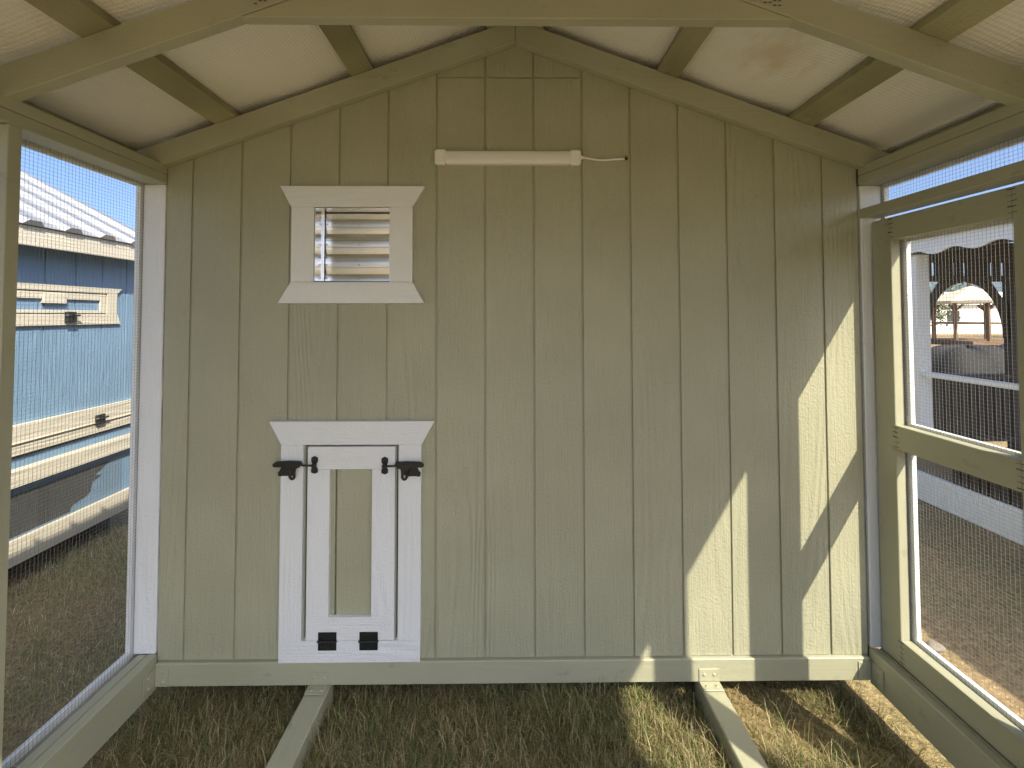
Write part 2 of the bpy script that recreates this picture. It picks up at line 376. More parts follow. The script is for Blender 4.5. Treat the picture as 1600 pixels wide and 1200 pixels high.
for hx0, hx1 in ((-0.798, -0.722), (-0.632, -0.556)):
    h = MB().box(hx0 + .001, hx1 - .001, TY - .0022, TY - .0002, 0.2685, 0.3005).build('hinge', M['black'], pop, 0.0005)
    MB().box(hx0 + .001, hx1 - .001, TY - .0022, TY - .0005, 0.2285, 0.2615).build('leaf', M['black'], h, 0.0005)
    n5 = 5; wv_ = (hx1 - hx0 + .004) / n5
    for q in range(n5):
        MB().tube([(hx0 - .002 + q * wv_ + .0006, TY - .004, 0.2650), (hx0 - .002 + (q + 1) * wv_ - .0006, TY - .004, 0.2650)], 0.0042, 8).build('knuckle', M['black'], h, smooth=False)
    for sx in (0.2, 0.5, 0.8):
        for sz in (0.288, 0.242):
            MB().dome((hx0 + (hx1 - hx0) * sx, TY - .0022, sz + (.004 if sx == .5 else 0) * (1 if sz > .26 else -1)), 0.0035, (0, -1, 0), 8, 0.5).build('screw', M['black'], h, smooth=True)
def latch(ox, oz, s, label):
    """ox,oz: centre of the keeper boss; s=-1 handle to the left, +1 handle to the right. units: metres"""
    t = MB()
    yf = TY - 0.0005
    def P(u, v): return (ox + s * u * 1.08, oz + v * 1.12)
    L = lambda pts: [P(*p) for p in pts]
    # hex ended keeper plate
    MB().prism(L([(-.0125, .012), (-.0125, .026), (0, .032), (.0125, .026), (.0125, .012), (.009, .006), (.009, -.010), (.0125, -.014), (.0125, -.027), (0, -.032), (-.0125, -.027), (-.0125, -.014), (-.008, -.008), (-.008, .006)]), yf - .004, yf).build('latch_keeper', M['black'], pop, 0.001)
    k = COL.objects[-1]
    MB().tube([(ox, yf - .003, oz), (ox, yf - .016, oz)], 0.0095, 10).build('boss', M['black'], k, 0.001)
    for dz in (.020, -.021):
        MB().dome((ox, yf - .004, oz + dz), 0.006, (0, -1, 0), 8, .6).build('screw', M['black'], k, smooth=True)
    # lever body with rod, loop and base plate
    body = MB().prism(L([(.040, .006), (.046, .017), (.085, .019), (.137, .017), (.149, .009), (.150, .001), (.143, -.003), (.105, -.003), (.096, -.006), (.086, -.014), (.080, -.030), (.070, -.030), (.066, -.010), (.050, -.004)]), yf - .022, yf - .010).build('latch_lever', M['black'], pop, 0.002)
    MB().prism(L([(.076, .006), (.125, .006), (.122, -.006), (.130, -.020), (.136, -.026), (.134, -.038), (.126, -.040), (.120, -.038), (.080, -.038)]), yf - .006, yf).build('base_plate', M['black'], body, 0.0008)
    MB().tube([(ox + s * .004, yf - .012, oz + .0005), (ox + s * .046, yf - .014, oz + .002)], 0.0042, 8).build('rod', M['black'], body, smooth=True)
    loop = [P(.060, .002), P(.068, -.010), P(.070, -.026), P(.069, -.038), P(.072, -.044), P(.077, -.046), P(.082, -.044), P(.086, -.038), P(.085, -.026), P(.088, -.012), P(.098, .001)]
    MB().tube([(x, yf - .016, z) for x, z in loop], 0.0055, 8).build('loop', M['black'], body, smooth=True)
    for u, v in ((.110, -.026), (.100, -.010)):
        MB().dome((ox + s * u, yf - .004, oz + v), 0.005, (0, -1, 0), 8, .6).build('screw', M['black'], body, smooth=True)
latch(-0.8185, 0.968, -1, '')
latch(-0.534, 0.964, 1, '')

# ------------------------------------------------------------------ tube light with its cord
tl = thing('tube_light', (-0.03, 0, 2.203), 'white plastic tube light mounted under the gable peak', 'light')
def capsule(x0, x1, z0, z1, dep, nm, mat, par, bev):
    return MB().box(x0, x1, -dep, -0.0006, z0, z1).build(nm, mat, par, bev, segs=3, smooth=False)
capsule(-0.335, -0.287, 2.201, 2.263, 0.034, 'end_cap', M['plastic'], tl, 0.006)
capsule(0.225, 0.272, 2.200, 2.262, 0.034, 'end_cap', M['plastic'], tl, 0.006)
mb = MB(); pr = []
for k in range(9):
    a = math.pi * k / 8; pr.append((-0.006 - 0.024 * max(0, math.sin(a)) ** 0.4, 2.232 - 0.029 * math.cos(a)))
mb.prism(pr, -0.2868, 0.2248, 'x'); mb.build('diffuser', M['diffuser'], tl)
box('back_channel', M['plastic'], tl, -0.2866, 0.2246, -0.0056, -0.0007, 2.204, 2.260, 0.001)
cordpts = [(0.274, -0.018, 2.234), (0.285, -0.017, 2.233), (0.30, -0.013, 2.2325), (0.325, -0.008, 2.230), (0.35, -0.0055, 2.2275), (0.38, -0.0055, 2.2275), (0.41, -0.0055, 2.230), (0.44, -0.0055, 2.232), (0.462, -0.0055, 2.2335)]
cd_ = MB().tube(cordpts, 0.0042, 8).build('power_cord', M['plastic'], tl, smooth=True)
MB().tube([(0.271, -0.018, 2.234), (0.280, -0.0175, 2.2335), (0.292, -0.015, 2.233)], [0.011, 0.0075, 0.005], 10).build('strain_relief', M['plastic'], tl, smooth=True)
MB().tube([(0.460, -0.0055, 2.2335), (0.472, -0.0055, 2.234)], 0.006, 8).build('cord_gland', M['black'], cd_, smooth=True)
MB().box(0.4665, 0.4695, -0.006, -0.0004, 2.240, 2.252).box(0.462, 0.4745, -0.0075, -0.006, 2.245, 2.248).build('brass_clip', M['brass'], cd_)

# ------------------------------------------------------------------ screened sides
YF = -2.47                                   # front end of the run, behind the camera
CELL = 0.0127; WR = 0.0003
def screen(mb, axis, a, u0, u1, z0, z1):
    """hardware cloth in the plane axis = a, from u0..u1 along the other horizontal axis"""
    nu = int((u1 - u0) / CELL); nz = int((z1 - z0) / CELL)
    for i in range(nu + 1):
        u = u0 + i * CELL + random.uniform(-.0004, .0004)
        if axis == 'x': mb.box(a - WR, a + WR, u - WR, u + WR, z0, z1)
        else: mb.box(u - WR, u + WR, a - WR, a + WR, z0, z1)
    for i in range(nz + 1):
        z = z0 + i * CELL + random.uniform(-.0004, .0004); o = WR * 1.9
        if axis == 'x': mb.box(a + o - WR, a + o + WR, u0, u1, z - WR, z + WR)
        else: mb.box(u0, u1, a + o - WR, a + o + WR, z - WR, z + WR)
def side(s, name, label, posts):
    t = thing(name, (s * 1.5, -1.2, 0.0), label, 'side frame')
    def bx(nm, mat, xa, xb, y0, y1, z0, z1, bev=0.002): 
        x0, x1 = sorted((s * xa, s * xb)); return box(nm, mat, t, x0, x1, y0, y1, z0, z1, bev)
    bx('bottom_beam', M['frame_y'], 1.450, 1.4885, YF, -0.002, 0.070, 0.2085, 0.003)
    bx('bottom_board', M['frame_y'], 1.4915, 1.527, YF, -0.002, 0.072, 0.2075, 0.003)
    bx('top_plate', M['frame_y'], 1.450, 1.539, YF, -0.0022, 2.1225, 2.1605, 0.002)
    bx('top_plate', M['frame_y'], 1.4503, 1.5393, YF, -0.0022, 2.1620, 2.2000, 0.002)
    bx('corner_post', M['white_z'], 1.457, 1.546, -0.004, 0.034, 0.2090, 2.1215, 0.002)
    for (y0, y1) in posts:
        bx('post', M['frame_z'], 1.4512, 1.5395, y0, y1, 0.2092, 2.1220, 0.002)
    # outside white trim, covering the wire's edge
    bx('outer_trim', M['white_y'], 1.5505, 1.5685, YF, 0.06, 2.1095, 2.20, 0.001)
    bx('outer_trim', M['white_y'], 1.5505, 1.5685, YF, 0.06, 0.078, 0.2235, 0.001)
    bx('outer_trim', M['white_z'], 1.5502, 1.5688, -0.016, 0.085, 0.2242, 2.1090, 0.001)
    for (y0, y1) in posts:
        bx('outer_trim', M['white_z'], 1.5502, 1.5688, y0 - .022, y1 + .022, 0.2242, 2.1090, 0.001)
    return t, bx
SIDE_L = [(-0.598, -0.560), (-1.205, -1.167), (-1.815, -1.777), (YF, YF + .038)]
SIDE_R = [(-0.680, -0.642), (-1.243, -1.205), (-1.85, -1.812), (YF, YF + .038)]
left, bxl = side(-1, 'screened_side', 'screened left side of the run, blue shed seen through its wire', SIDE_L)
right, bxr = side(1, 'screened_side', 'screened right side of the run that frames the wire door', SIDE_R)
mb = MB(); screen(mb, 'x', -1.5455, YF, -0.005, 0.20, 2.125)
tag(mb.build('wire_mesh', M['zinc'], left, recalc=False), None, kind='stuff')
mb = MB(); screen(mb, 'x', 1.5455, YF, -0.650, 0.20, 2.125); screen(mb, 'x', 1.5455, -0.640, -0.005, 2.01, 2.125)
tag(mb.build('wire_mesh', M['zinc'], right, recalc=False), None, kind='stuff')
bxr('header', M['frame_y'], 1.4515, 1.5395, -0.6415, -0.0045, 1.982, 2.0205, 0.002)
bxr('outer_trim', M['white_y'], 1.5503, 1.5683, -0.6195, -0.017, 2.003, 2.030, 0.001)

# ------------------------------------------------------------------ wire door in the right side
DX0, DX1, DXT = 1.495, 1.533, 1.5595
door = thing('screen_door', (1.52, -0.32, 0.215), 'taupe framed wire door with a mid rail on the right', 'door')
DY0, DY1 = -0.628, -0.014
def bd(nm, mat, y0, y1, z0, z1, xa=DX0, xb=DX1, bev=0.002): return box(nm, mat, door, xa, xb, y0, y1, z0, z1, bev)
bd('stile', M['frame_z'], -0.1045, DY1, 0.214, 1.965)
bd('stile', M['frame_z'], DY0, -0.536, 0.214, 1.965)
bd('rail', M['frame_y'], -0.5355, -0.105, 1.874, 1.9645)
bd('rail', M['frame_y'], -0.5355, -0.105, 1.046, 1.140)
bd('rail', M['frame_y'], -0.5355, -0.105, 0.2145, 0.309)
for y0, y1, z0, z1 in ((-0.122, DY1 + .002, 0.214, 1.964), (DY0 - .002, -0.520, 0.214, 1.964)):
    bd('outer_trim', M['white_z'], y0, y1, z0, z1, 1.5415, DXT, 0.001)
for z0, z1 in ((1.862, 1.9638), (1.036, 1.150), (0.2142, 0.322)):
    bd('outer_trim', M['white_y'], -0.5195, -0.1225, z0, z1, 1.5418, DXT - .0003, 0.001)
mb = MB(); screen(mb, 'x', 1.5372, -0.60, -0.04, 0.24, 1.94)
tag(mb.build('wire_mesh', M['zinc'], door, recalc=False), None, kind='stuff')
mb = MB()
for (yc, z0, z1) in ((-0.105, 1.885, 1.955), (-0.5358, 1.885, 1.955), (-0.105, 1.055, 1.13), (-0.5358, 1.055, 1.13), (-0.105, 0.225, 0.30)):
    for k in range(5):
        z = z0 + (z1 - z0) * k / 4
        mb.prism([(yc - .012 + random.uniform(-.003, .003), z), (yc - .012, z + .0022), (yc + .012, z + .0022 + random.uniform(-.004, .004)), (yc + .012, z)], DX0 - .0006, DX0 + .001, 'x')
mb.build('staple', M['drip'], door)
mb = MB()
for k in range(2):
    zc = (0.55, 1.75)[k]
    MB().tube([(1.566, -0.012, zc - .04), (1.566, -0.012, zc + .04)], 0.006, 8).build('hinge', M['black'], door)

# ------------------------------------------------------------------ skids on the grass
for x0, x1, lab in ((-0.835, -0.747, 'left taupe floor skid running from the wall towards the camera'), (0.7375, 0.8255, 'right taupe floor skid, partly sunlit, running towards the camera')):
    o = box('floor_skid', M['frame_y'], None, x0, x1, YF, 0.02, 0.0, 0.0865, 0.004)
    tag(o, lab, 'beam', 'skids under the run')

# ------------------------------------------------------------------ roof: trusses, purlins, insulation, metal
roof = thing('gable_roof', (0, -0.1, 2.2), 'gable roof underside with taupe trusses and white insulation sheets', 'roof')
def truss(yn, yf):
    for s in (-1, 1):
        e = 1.64
        MB().prism([(s * .0006, raf_bot(0)), (s * e, raf_bot(e)), (s * e, raf_top(e)), (s * .0006, raf_top(0))], yn, yf).build('truss_rafter', M['frame_x'], roof, 0.002)
    zt, zb = 2.513, 2.425
    xb, xt = (2.711 - zb) / SL, (2.711 - zt) / SL
    tie = MB().prism([(-xb, zb), (xb, zb), (xt, zt), (-xt, zt)], yn + .0006, yf - .0006).build('truss_tie', M['frame_x'], roof, 0.002)
    for s in (-1, 1):
        mb = MB(); cx, cz = s * 0.715, 2.492
        for i in range(6):
            for j in range(3):
                u, v = (i - 2.5) * 0.014, (j - 1.5) * 0.013 + (0.004 if i % 2 else 0)
                x, z = cx + u, cz + v - s * u * 0.3
                mb.box(x - .0045, x + .0045, yn - .0016, yn - .0002, z - .0012, z + .0012)
        mb.build('nail_plate', M['drip'], tie)
for yc in (-0.594, -1.205, -1.815, YF + .02): truss(yc - .019, yc + .019)
YR0, YR1 = YF - 0.12, 2.56
nrm = 1 / math.sqrt(1 + SL * SL)
def slope_pt(s, x, up): return (s * (x + SL * nrm * up), raf_top(x) + nrm * up)
def slope_bar(nm, s, xa, xb, u0, u1, y0, y1, mat, bev=0.0, par=roof):
    return MB().prism([slope_pt(s, xa, u0), slope_pt(s, xb, u0), slope_pt(s, xb, u1), slope_pt(s, xa, u1)], y0, y1).build(nm, mat, par, bev)
for s in (-1, 1):
    for xa, xb in ((0.03, 0.115), (0.590, 0.678), (1.150, 1.240), (1.585, 1.668)):
        slope_bar('purlin', s, xa, xb, 0.0008, 0.0385, YR0 + .01, YR1 - .01, M['purlin'], 0.002)
    # sagging insulation sheet on the purlins
    mb = MB(); nxs, nys = 40, 110; pur = [0.07, 0.634, 1.195, 1.626]
    for side_ in (0, 1):
        for j in range(nys + 1):
            for i in range(nxs + 1):
                x = 0.004 + (1.672 - 0.004) * i / nxs; y = YR0 + (YR1 - YR0) * j / nys
                q = min(abs(x - p) for p in pur); sag = 0.012 * min(1, max(0, q - .05) / .15) ** 1.3
                sag *= 0.75 + 0.5 * math.sin(7.1 * y + 3 * s + x * 5) * math.sin(3.3 * y + 9 * x)
                px, pz = slope_pt(s, x, 0.0415 - sag + (0.004 if side_ else 0)); mb.v.append((px, y, pz))
    N = (nxs + 1) * (nys + 1)
    for side_ in (0, 1):
        for j in range(nys):
            for i in range(nxs):
                a = side_ * N + j * (nxs + 1) + i; mb.f.append((a, a + 1, a + nxs + 2, a + nxs + 1))
    mb.build('insulation_sheet', M['sheet'], roof, smooth=True, recalc=False)
    slope_bar('metal_roofing', s, 0.0, 1.70, 0.048, 0.052, YR0 - .02, YR1 + .02, M['white_metal'])
    for k in range(23):
        y = YR0 + .05 + k * 0.2286
        if y < YR1: slope_bar('roof_rib', s, 0.02, 1.70, 0.0522, 0.070, y - .012, y + .012, M['white_metal'])
    x0, x1 = sorted((s * 1.6695, s * 1.688)); box('eave_fascia', M['white_y'], roof, x0, x1, YR0, YR1, 2.160, 2.235, 0.001)
MB().prism([(-0.10, raf_top(.1) + .078), (0, raf_top(0) + .085), (0.10, raf_top(.1) + .078), (0.10, raf_top(.1) + .081), (0, raf_top(0) + .089), (-0.10, raf_top(.1) + .081)], YR0 - .02, YR1 + .02).build('ridge_cap', M['white_metal'], roof)

# ------------------------------------------------------------------ hen house body behind the plank wall
body = thing('hen_house', (0, 1.25, 0.0), 'closed hen house behind the plank wall', 'hen house')
for s in (-1, 1):
    x0, x1 = sorted((s * 1.520, s * 1.545)); box('side_wall', M['taupe_z'], body, x0, x1, 0.086, 2.44, 0.03, 2.21, 0)
box('back_wall', M['taupe_z'], body, -1.519, 1.519, 2.40, 2.42, 0.03, 2.20, 0)
MB().prism([(-1.519, 2.201), (1.519, 2.201), (0, raf_bot(0) + .04)], 2.40, 2.42).build('back_gable', M['taupe_z'], body)
box('floor_deck', M['dark_wood'], body, -1.519, 1.519, 0.11, 2.399, 0.10, 0.13, 0)
# front end frame of the run
fr = thing('front_frame', (0, YF, 0.0), 'taupe front end frame of the run behind the camera', 'end frame')
for x0, x1 in ((-0.50, -0.462), (0.462, 0.50)): box('post', M['frame_z'], fr, x0, x1, YF - .001, YF + .037, 0.14, 2.12, 0.002)
box('bottom_beam', M['frame_x'], fr, -1.449, 1.449, YF + .001, YF + .036, 0.0, 0.139, 0.002)
box('header', M['frame_x'], fr, -1.449, 1.449, YF + .001, YF + .036, 2.121, 2.20, 0.002)
mb = MB(); screen(mb, 'y', YF - .003, -1.44, -0.48, 0.10, 2.14); screen(mb, 'y', YF - .003, 0.48, 1.44, 0.10, 2.14)
tag(mb.build('wire_mesh', M['zinc'], fr, recalc=False), None, kind='stuff')

# ------------------------------------------------------------------ blue shed on the left
SX = -2.98; SY0, SY1 = -3.2, 1.735
shed = thing('blue_shed', (-4.2, -0.7, 0.0), 'light blue shed with white trim and white metal roof beyond the left wire', 'shed')
k = 0; y = SY1 - 0.0
gy = [0.93, 1.123, 1.323]; gy0 = -1.869 + (0.93 + 1.869) * 1.028
ed = sorted([SY0, SY1 - .002] + [gy0 + .2032 * q for q in range(-19, 4) if SY0 + .02 < gy0 + .2032 * q < SY1 - .03])
for a, b_ in zip(ed, ed[1:]):
    MB().box(SX - .006, SX, a + .004, b_ - .004, 0.09, 2.12).build('plank', M['blue_z'], shed, 0.0008)
box('side_wall', M['blue_z'], shed, SX - .03, SX - .0065, SY0, SY1 - .001, 0.09, 2.12, 0)
box('end_wall', M['blue_z'], shed, SX - 2.4, SX - .031, SY1 - .03, SY1 - .002, 0.09, 2.12, 0)
box('end_wall', M['blue_z'], shed, SX - 2.4, SX - .031, SY0, SY0 + .03, 0.09, 2.12, 0)
box('back_wall', M['blue_z'], shed, SX - 2.42, SX - 2.401, SY0, SY1, 0.09, 2.12, 0)
MB().prism([(SX - 2.4, 2.121), (SX - .01, 2.121), (SX - 1.2, 2.72)], SY1 - .03, SY1 - .003).build('gable_end', M['blue_z'], shed)
MB().prism([(SX - 2.4, 2.121), (SX - .01, 2.121), (SX - 1.2, 2.72)], SY0, SY0 + .03).build('gable_end', M['blue_z'], shed)
for yy in (-2.9, -1.2, 0.4, 1.6): box('skid_foot', M['dark_wood'], shed, SX - 2.3, SX - .12, yy - .06, yy + .06, -0.09, 0.089, 0)
EO = 0.145
box('fascia', M['trim_y'], shed, SX + EO - .02, SX + EO, SY0 - .1, SY1 + .03, 1.986, 2.1035, 0.002)
box('soffit', M['trim_y'], shed, SX - .002, SX + EO - .021, SY0 - .1, SY1 + .03, 2.075, 2.09, 0)
P0 = (SX + EO + .014, 2.104); pit = 0.53; run = 1.40
def rp(d, up): 
    q = 1 / math.sqrt(1 + pit * pit); return (P0[0] - d + pit * q * up, P0[1] + pit * d + q * up)
MB().prism([rp(0, 0), rp(run, 0), rp(run, .004), rp(0, .004)], SY0 - .12, SY1 + .05).build('roof_sheet', M['white_metal'], shed)
MB().prism([(2 * (P0[0] - run) - x, z) for x, z in (rp(0, 0), rp(run, 0), rp(run, .004), rp(0, .004))], SY0 - .12, SY1 + .05).build('roof_sheet', M['white_metal'], shed)
q = 0; yy = SY1 + .02
while yy > SY0 - .05:
    mb = MB(); b0 = len(mb.v)
    for d in (-.004, run):
        for dy, up in ((-.062, .0045), (-.034, .034), (.034, .034), (.062, .0045)):
            px, pz = rp(d, up); mb.v.append((px, yy + dy, pz))
    mb.f += [(0, 1, 5, 4), (1, 2, 6, 5), (2, 3, 7, 6), (0, 4, 7, 3), (0, 3, 2, 1), (4, 5, 6, 7)]
    mb.build('roof_rib', M['white_metal'], shed); yy -= 0.245
# long hatch under the eave
hx = SX + .018
h = MB().prism([(1.53, 1.745), (1.52, 1.735), (-0.7, 1.735), (-0.75, 1.775), (1.565, 1.775)], SX + .001, hx, 'x').build('hatch_trim', M['trim_y'], shed, 0.001)
MB().prism([(1.555, 1.512), (1.525, 1.585), (-0.7, 1.585), (-0.75, 1.512)], SX + .001, hx, 'x').build('hatch_trim', M['trim_y'], shed, 0.001)
box('hatch_trim', M['trim_z'], shed, SX + .001, hx - .0006, 1.44, 1.523, 1.586, 1.7345, 0.001)
box('hatch_panel', M['trim_y'], shed, SX + .001, hx - .004, 1.385, 1.432, 1.592, 1.726, 0.001)
box('hatch_panel', M['trim_y'], shed, SX + .001, hx - .004, -0.65, 1.384, 1.683, 1.726, 0.001)
box('hatch_panel', M['trim_y'], shed, SX + .001, hx - .004, -0.65, 1.384, 1.592, 1.612, 0.001)
box('hatch_panel', M['trim_y'], shed, SX + .001, hx + .006, 0.985, 1.13, 1.655, 1.715, 0.001)
def shed_latch(y, z):
    o = box('latch', M['black'], shed, hx + .001, hx + .02, y - .035, y + .035, z - .036, z + .036, 0.004)
    MB().tube([(hx + .022, y - .045, z + .01), (hx + .03, y + .045, z + .012)], 0.006, 8).build('handle', M['black'], o, smooth=True)
shed_latch(1.155, 1.565)
# nest box lids and screened lower bay
box('lid_board', M['trim_y'], shed, SX + .001, SX + .03, SY0 + .1, 1.735, 0.742, 0.925, 0.002)
box('lid_board', M['trim_y'], shed, SX + .0305, SX + .04, SY0 + .1, 1.69, 0.815, 0.818, 0)
hx = SX + .03; shed_latch(1.38, 0.835)
box('shelf_board', M['blue_y'], shed, SX + .001, SX + .008, SY0 + .1, 1.70, 0.663, 0.722, 0.001)
box('gap_shade_strip', M['dark_flat'], shed, SX + .0012, SX + .005, SY0 + .1, 1.70, 0.7225, 0.7415, 0)  # solid dark strip painted in as the shade below the lid board
box('rail_board', M['trim_y'], shed, SX + .001, SX + .055, SY0 + .1, 1.72, 0.562, 0.662, 0.002)
box('lower_panel', M['blue_y'], shed, SX + .001, SX + .010, SY0 + .1, 1.725, 0.247, 0.561, 0.001)
jag = [(1.20, 0.262), (1.22, 0.30), (1.30, 0.315), (1.35, 0.34), (1.36, 0.40), (1.43, 0.425), (1.38, 0.445), (1.44, 0.475), (1.50, 0.508)]
MB().prism([(SY0 + .3, 0.262)] + jag + [(SY0 + .3, 0.508)], SX + .0105, SX + .013, 'x').build('dark_jagged_sheet', M['dark_flat'], shed)  # flat dark sheet with a jagged end, laid on the lower panel
mb = MB(); screen(mb, 'x', SX + .018, -0.6, 1.60, 0.25, 0.53); tag(mb.build('wire_mesh', M['zinc'], shed, recalc=False), None, kind='stuff')
box('base_board', M['trim_y'], shed, SX + .001, SX + .035, SY0 + .05, 1.73, 0.098, 0.246, 0.002)

# ------------------------------------------------------------------ open pavilion on the right
PX, PY0, PY1, PW = 3.60, -3.0, 2.187, 2.6
pav = thing('garden_pavilion', (PX + PW / 2, -0.6, 0.0), 'open pavilion with scalloped white fascia and dark inside beyond the wire door', 'pavilion')
box('skirt_board', M['white_y'], pav, PX, PX + .03, PY0, PY1, -0.055, 0.155, 0.002)
box('skirt_board', M['white_y'], pav, PX + .004, PX + .034, PY0, PY1, 0.156, 0.19, 0.002)
box('skirt_board', M['white_y'], pav, PX + .002, PX + .05, PY0, PY1, 0.33, 0.375, 0.002)
box('deck', M['dark_wood'], pav, PX + .051, PX + PW, PY0, PY1, 0.31, 0.37, 0)
mb = MB()
for i in range(66):
    y = PY0 + .05 + i * .0725
    if y < PY1 - .14: mb.box(PX + .02, PX + .04, y, y + .05, 0.1905, 0.3295)
mb.build('vent_slats', M['dark_wood'], pav); pav.children[-1]['kind'] = 'stuff'
for x in (PX + .3, PX + PW - .3):
    for y in (PY0 + .2, -0.6, PY1 - .25): box('foot', M['dark_wood'], pav, x - .08, x + .08, y - .08, y + .08, -0.09, 0.309, 0)
posts_y = (PY1 - .118, 0.10, -1.45, PY0 + .01)
for y in posts_y: box('post', M['white_z'], pav, PX + .001, PX + .115, y, y + .116, 0.376, 2.11, 0.003)
for y in posts_y: box('post', M['dark_wood'], pav, PX + PW - .115, PX + PW - .001, y, y + .116, 0.371, 2.22, 0.003)
for a, b_ in zip(posts_y[1:], posts_y):
    box('rail', M['white_y'], pav, PX + .03, PX + .09, a + .1165, b_ - .0005, 1.03, 1.072, 0.002)
    box('rail', M['dark_wood'], pav, PX + PW - .09, PX + PW - .03, a + .1165, b_ - .0005, 1.03, 1.072, 0.002)
    box('rail', M['dark_wood'], pav, PX + PW - .09, PX + PW - .03, a + .1165, b_ - .0005, 0.45, 0.49, 0.002)
    ny = int((b_ - a - .12) / 0.11)
    for i in range(ny):
        y = a + .16 + i * 0.11
        box('baluster', M['dark_wood'], pav, PX + PW - .075, PX + PW - .045, y, y + .03, 0.491, 1.0295, 0)
# scalloped fascia
for X0, X1, mat in ((PX - .055, PX - .035, 'white_y'), (PX + PW + .035, PX + PW + .055, 'white_y')):
    poly = [(PY1 + .04, 2.22), (PY0 - .04, 2.22)]
    n_ = 220
    for i in range(n_ + 1):
        y = PY0 - .04 + (PY1 - PY0 + .08) * i / n_
        poly.append((y, 2.105 + 0.02 * math.sin(2 * math.pi * y / 0.33 + 1.0)))
    MB().prism(poly, X0, X1, 'x').build('scalloped_fascia', M[mat], pav)
box('beam', M['dark_wood'], pav, PX + .02, PX + .10, PY0, PY1, 2.111, 2.219, 0)
# roof: blue metal, ribs up the slope
rw = PW / 2 + .09
for s in (-1, 1):
    cx = PX + PW / 2
    def rr_(d, up): return (cx + s * (rw - d), 2.228 + 0.42 * d + up)
    MB().prism([rr_(0, 0), rr_(rw, 0), rr_(rw, .01), rr_(0, .01)], PY0 - .06, PY1 + .06).build('roof_sheet', M['blue_metal'], pav)
    for i in range(22):
        y = PY1 + .03 - i * 0.2286
        if y > PY0 - .05: MB().prism([rr_(-.004, .0105), rr_(rw, .0105), rr_(rw, .032), rr_(-.004, .032)], y - .014, y + .014).build('roof_rib', M['blue_metal'], pav)
# far end: frieze, arch braces and railing
EY0, EY1 = PY1 - .09, PY1 - .03
box('end_beam', M['dark_wood'], pav, PX + .116, PX + PW - .116, EY0, EY1, 2.045, 2.219, 0)
box('end_beam', M['dark_wood'], pav, PX + .116, PX + PW - .116, EY0, EY1, 1.872, 1.922, 0)
x = PX + .116
for wslat, wgap in [(.06, .055), (.145, .042), (.045, .05), (.12, .03), (.045, .05), (.05, .055), (.16, .05)] * 2:
    if x + wslat > PX + PW - .12: break
    box('frieze_slat', M['dark_wood'], pav, x, x + wslat, EY0 + .01, EY1 - .01, 1.9225, 2.0445, 0); x += wslat + wgap
bays = [PX + .116, PX + .116 + .80, PX + .116 + 1.60, PX + PW - .116]
for xa, xb in zip(bays, bays[1:]):
    if xb < PX + PW - .2: box('post', M['dark_wood'], pav, xb - .05, xb + .05, EY0, EY1, 0.371, 1.8715, 0)
    for s, xo in ((1, xa + (.051 if xa > PX + .2 else .001)), (-1, xb - (.051 if xb < PX + PW - .2 else .001))):
        arc = []
        for i in range(11):
            a = math.pi / 2 * i / 10; arc.append((xo + s * (0.34 - 0.32 * math.cos(a) + 0.05 * math.sin(2 * a) * 0), 1.37 + 0.49 * math.sin(a)))
        inner = [(xo + s * .002, 1.33), (xo + s * .002, 1.66), (xo + s * .07, 1.75), (xo + s * .15, 1.8705), (xo + s * .34, 1.8705)]
        poly = inner + arc[::-1]
        MB().prism(poly, EY0 + .012, EY1 - .012).build('arch_brace', M['dark_wood'], pav)
    box('rail', M['dark_wood'], pav, xa + .052, xb - .052, EY0, EY1, 1.0, 1.042, 0)
    box('rail', M['dark_wood'], pav, xa + .052, xb - .052, EY0, EY1, 0.45, 0.49, 0)
    for i in range(9):
        xx = xa + .075 + i * .075
        if xx < xb - .09: box('baluster', M['dark_wood'], pav, xx, xx + .038, EY0 + .01, EY1 - .01, 0.4905, 0.9995, 0)

# ------------------------------------------------------------------ far right background
def far_gazebo(cx, cy, w, label):
    t = thing('far_gazebo', (cx, cy, 0), label, 'gazebo')
    n8 = 8; rad = w / 2
    mb = MB()
    ring = [(cx + (rad + .35) * math.cos(2 * math.pi * i / n8 + .39), cy + (rad + .35) * math.sin(2 * math.pi * i / n8 + .39), 2.30) for i in range(n8)]
    ring2 = [(x, y, 2.18) for x, y, z in ring]
    mb.v = ring + ring2 + [(cx, cy, 3.15)]
    mb.f = [(i, (i + 1) % n8, 16) for i in range(n8)] + [(i, 8 + i, 8 + (i + 1) % n8, (i + 1) % n8) for i in range(n8)] + [tuple(range(15, 7, -1))]
    mb.build('roof', M['cream'], t)
    MB().tube([(cx, cy, 3.10), (cx, cy, 3.25), (cx, cy, 3.42)], [.10, .12, .02], 8).build('finial', M['brown_wood'], t)
    box('deck', M['brown_wood'], t, cx - rad, cx + rad, cy - rad, cy + rad, 0.0, 0.2, 0)
    for i in range(n8):
        a, b_ = ring[i], ring[(i + 1) % n8]
        px, py = cx + rad * math.cos(2 * math.pi * i / n8 + .39), cy + rad * math.sin(2 * math.pi * i / n8 + .39)
        qx, qy = cx + rad * math.cos(2 * math.pi * (i + 1) / n8 + .39), cy + rad * math.sin(2 * math.pi * (i + 1) / n8 + .39)
        MB().tube([(px, py, 0.2), (px, py, 2.2)], 0.085, 6).build('post', M['brown_wood'], t)
        MB().tube([(px, py, 1.1), (qx, qy, 1.1)], 0.05, 6).build('rail', M['brown_wood'], t)
        MB().tube([(px, py, 1.75), ((px * 3 + qx) / 4, (py * 3 + qy) / 4, 2.1)], 0.06, 6).build('brace', M['brown_wood'], t)
        MB().tube([(qx, qy, 1.75), ((qx * 3 + px) / 4, (qy * 3 + py) / 4, 2.1)], 0.06, 6).build('brace', M['brown_wood'], t)
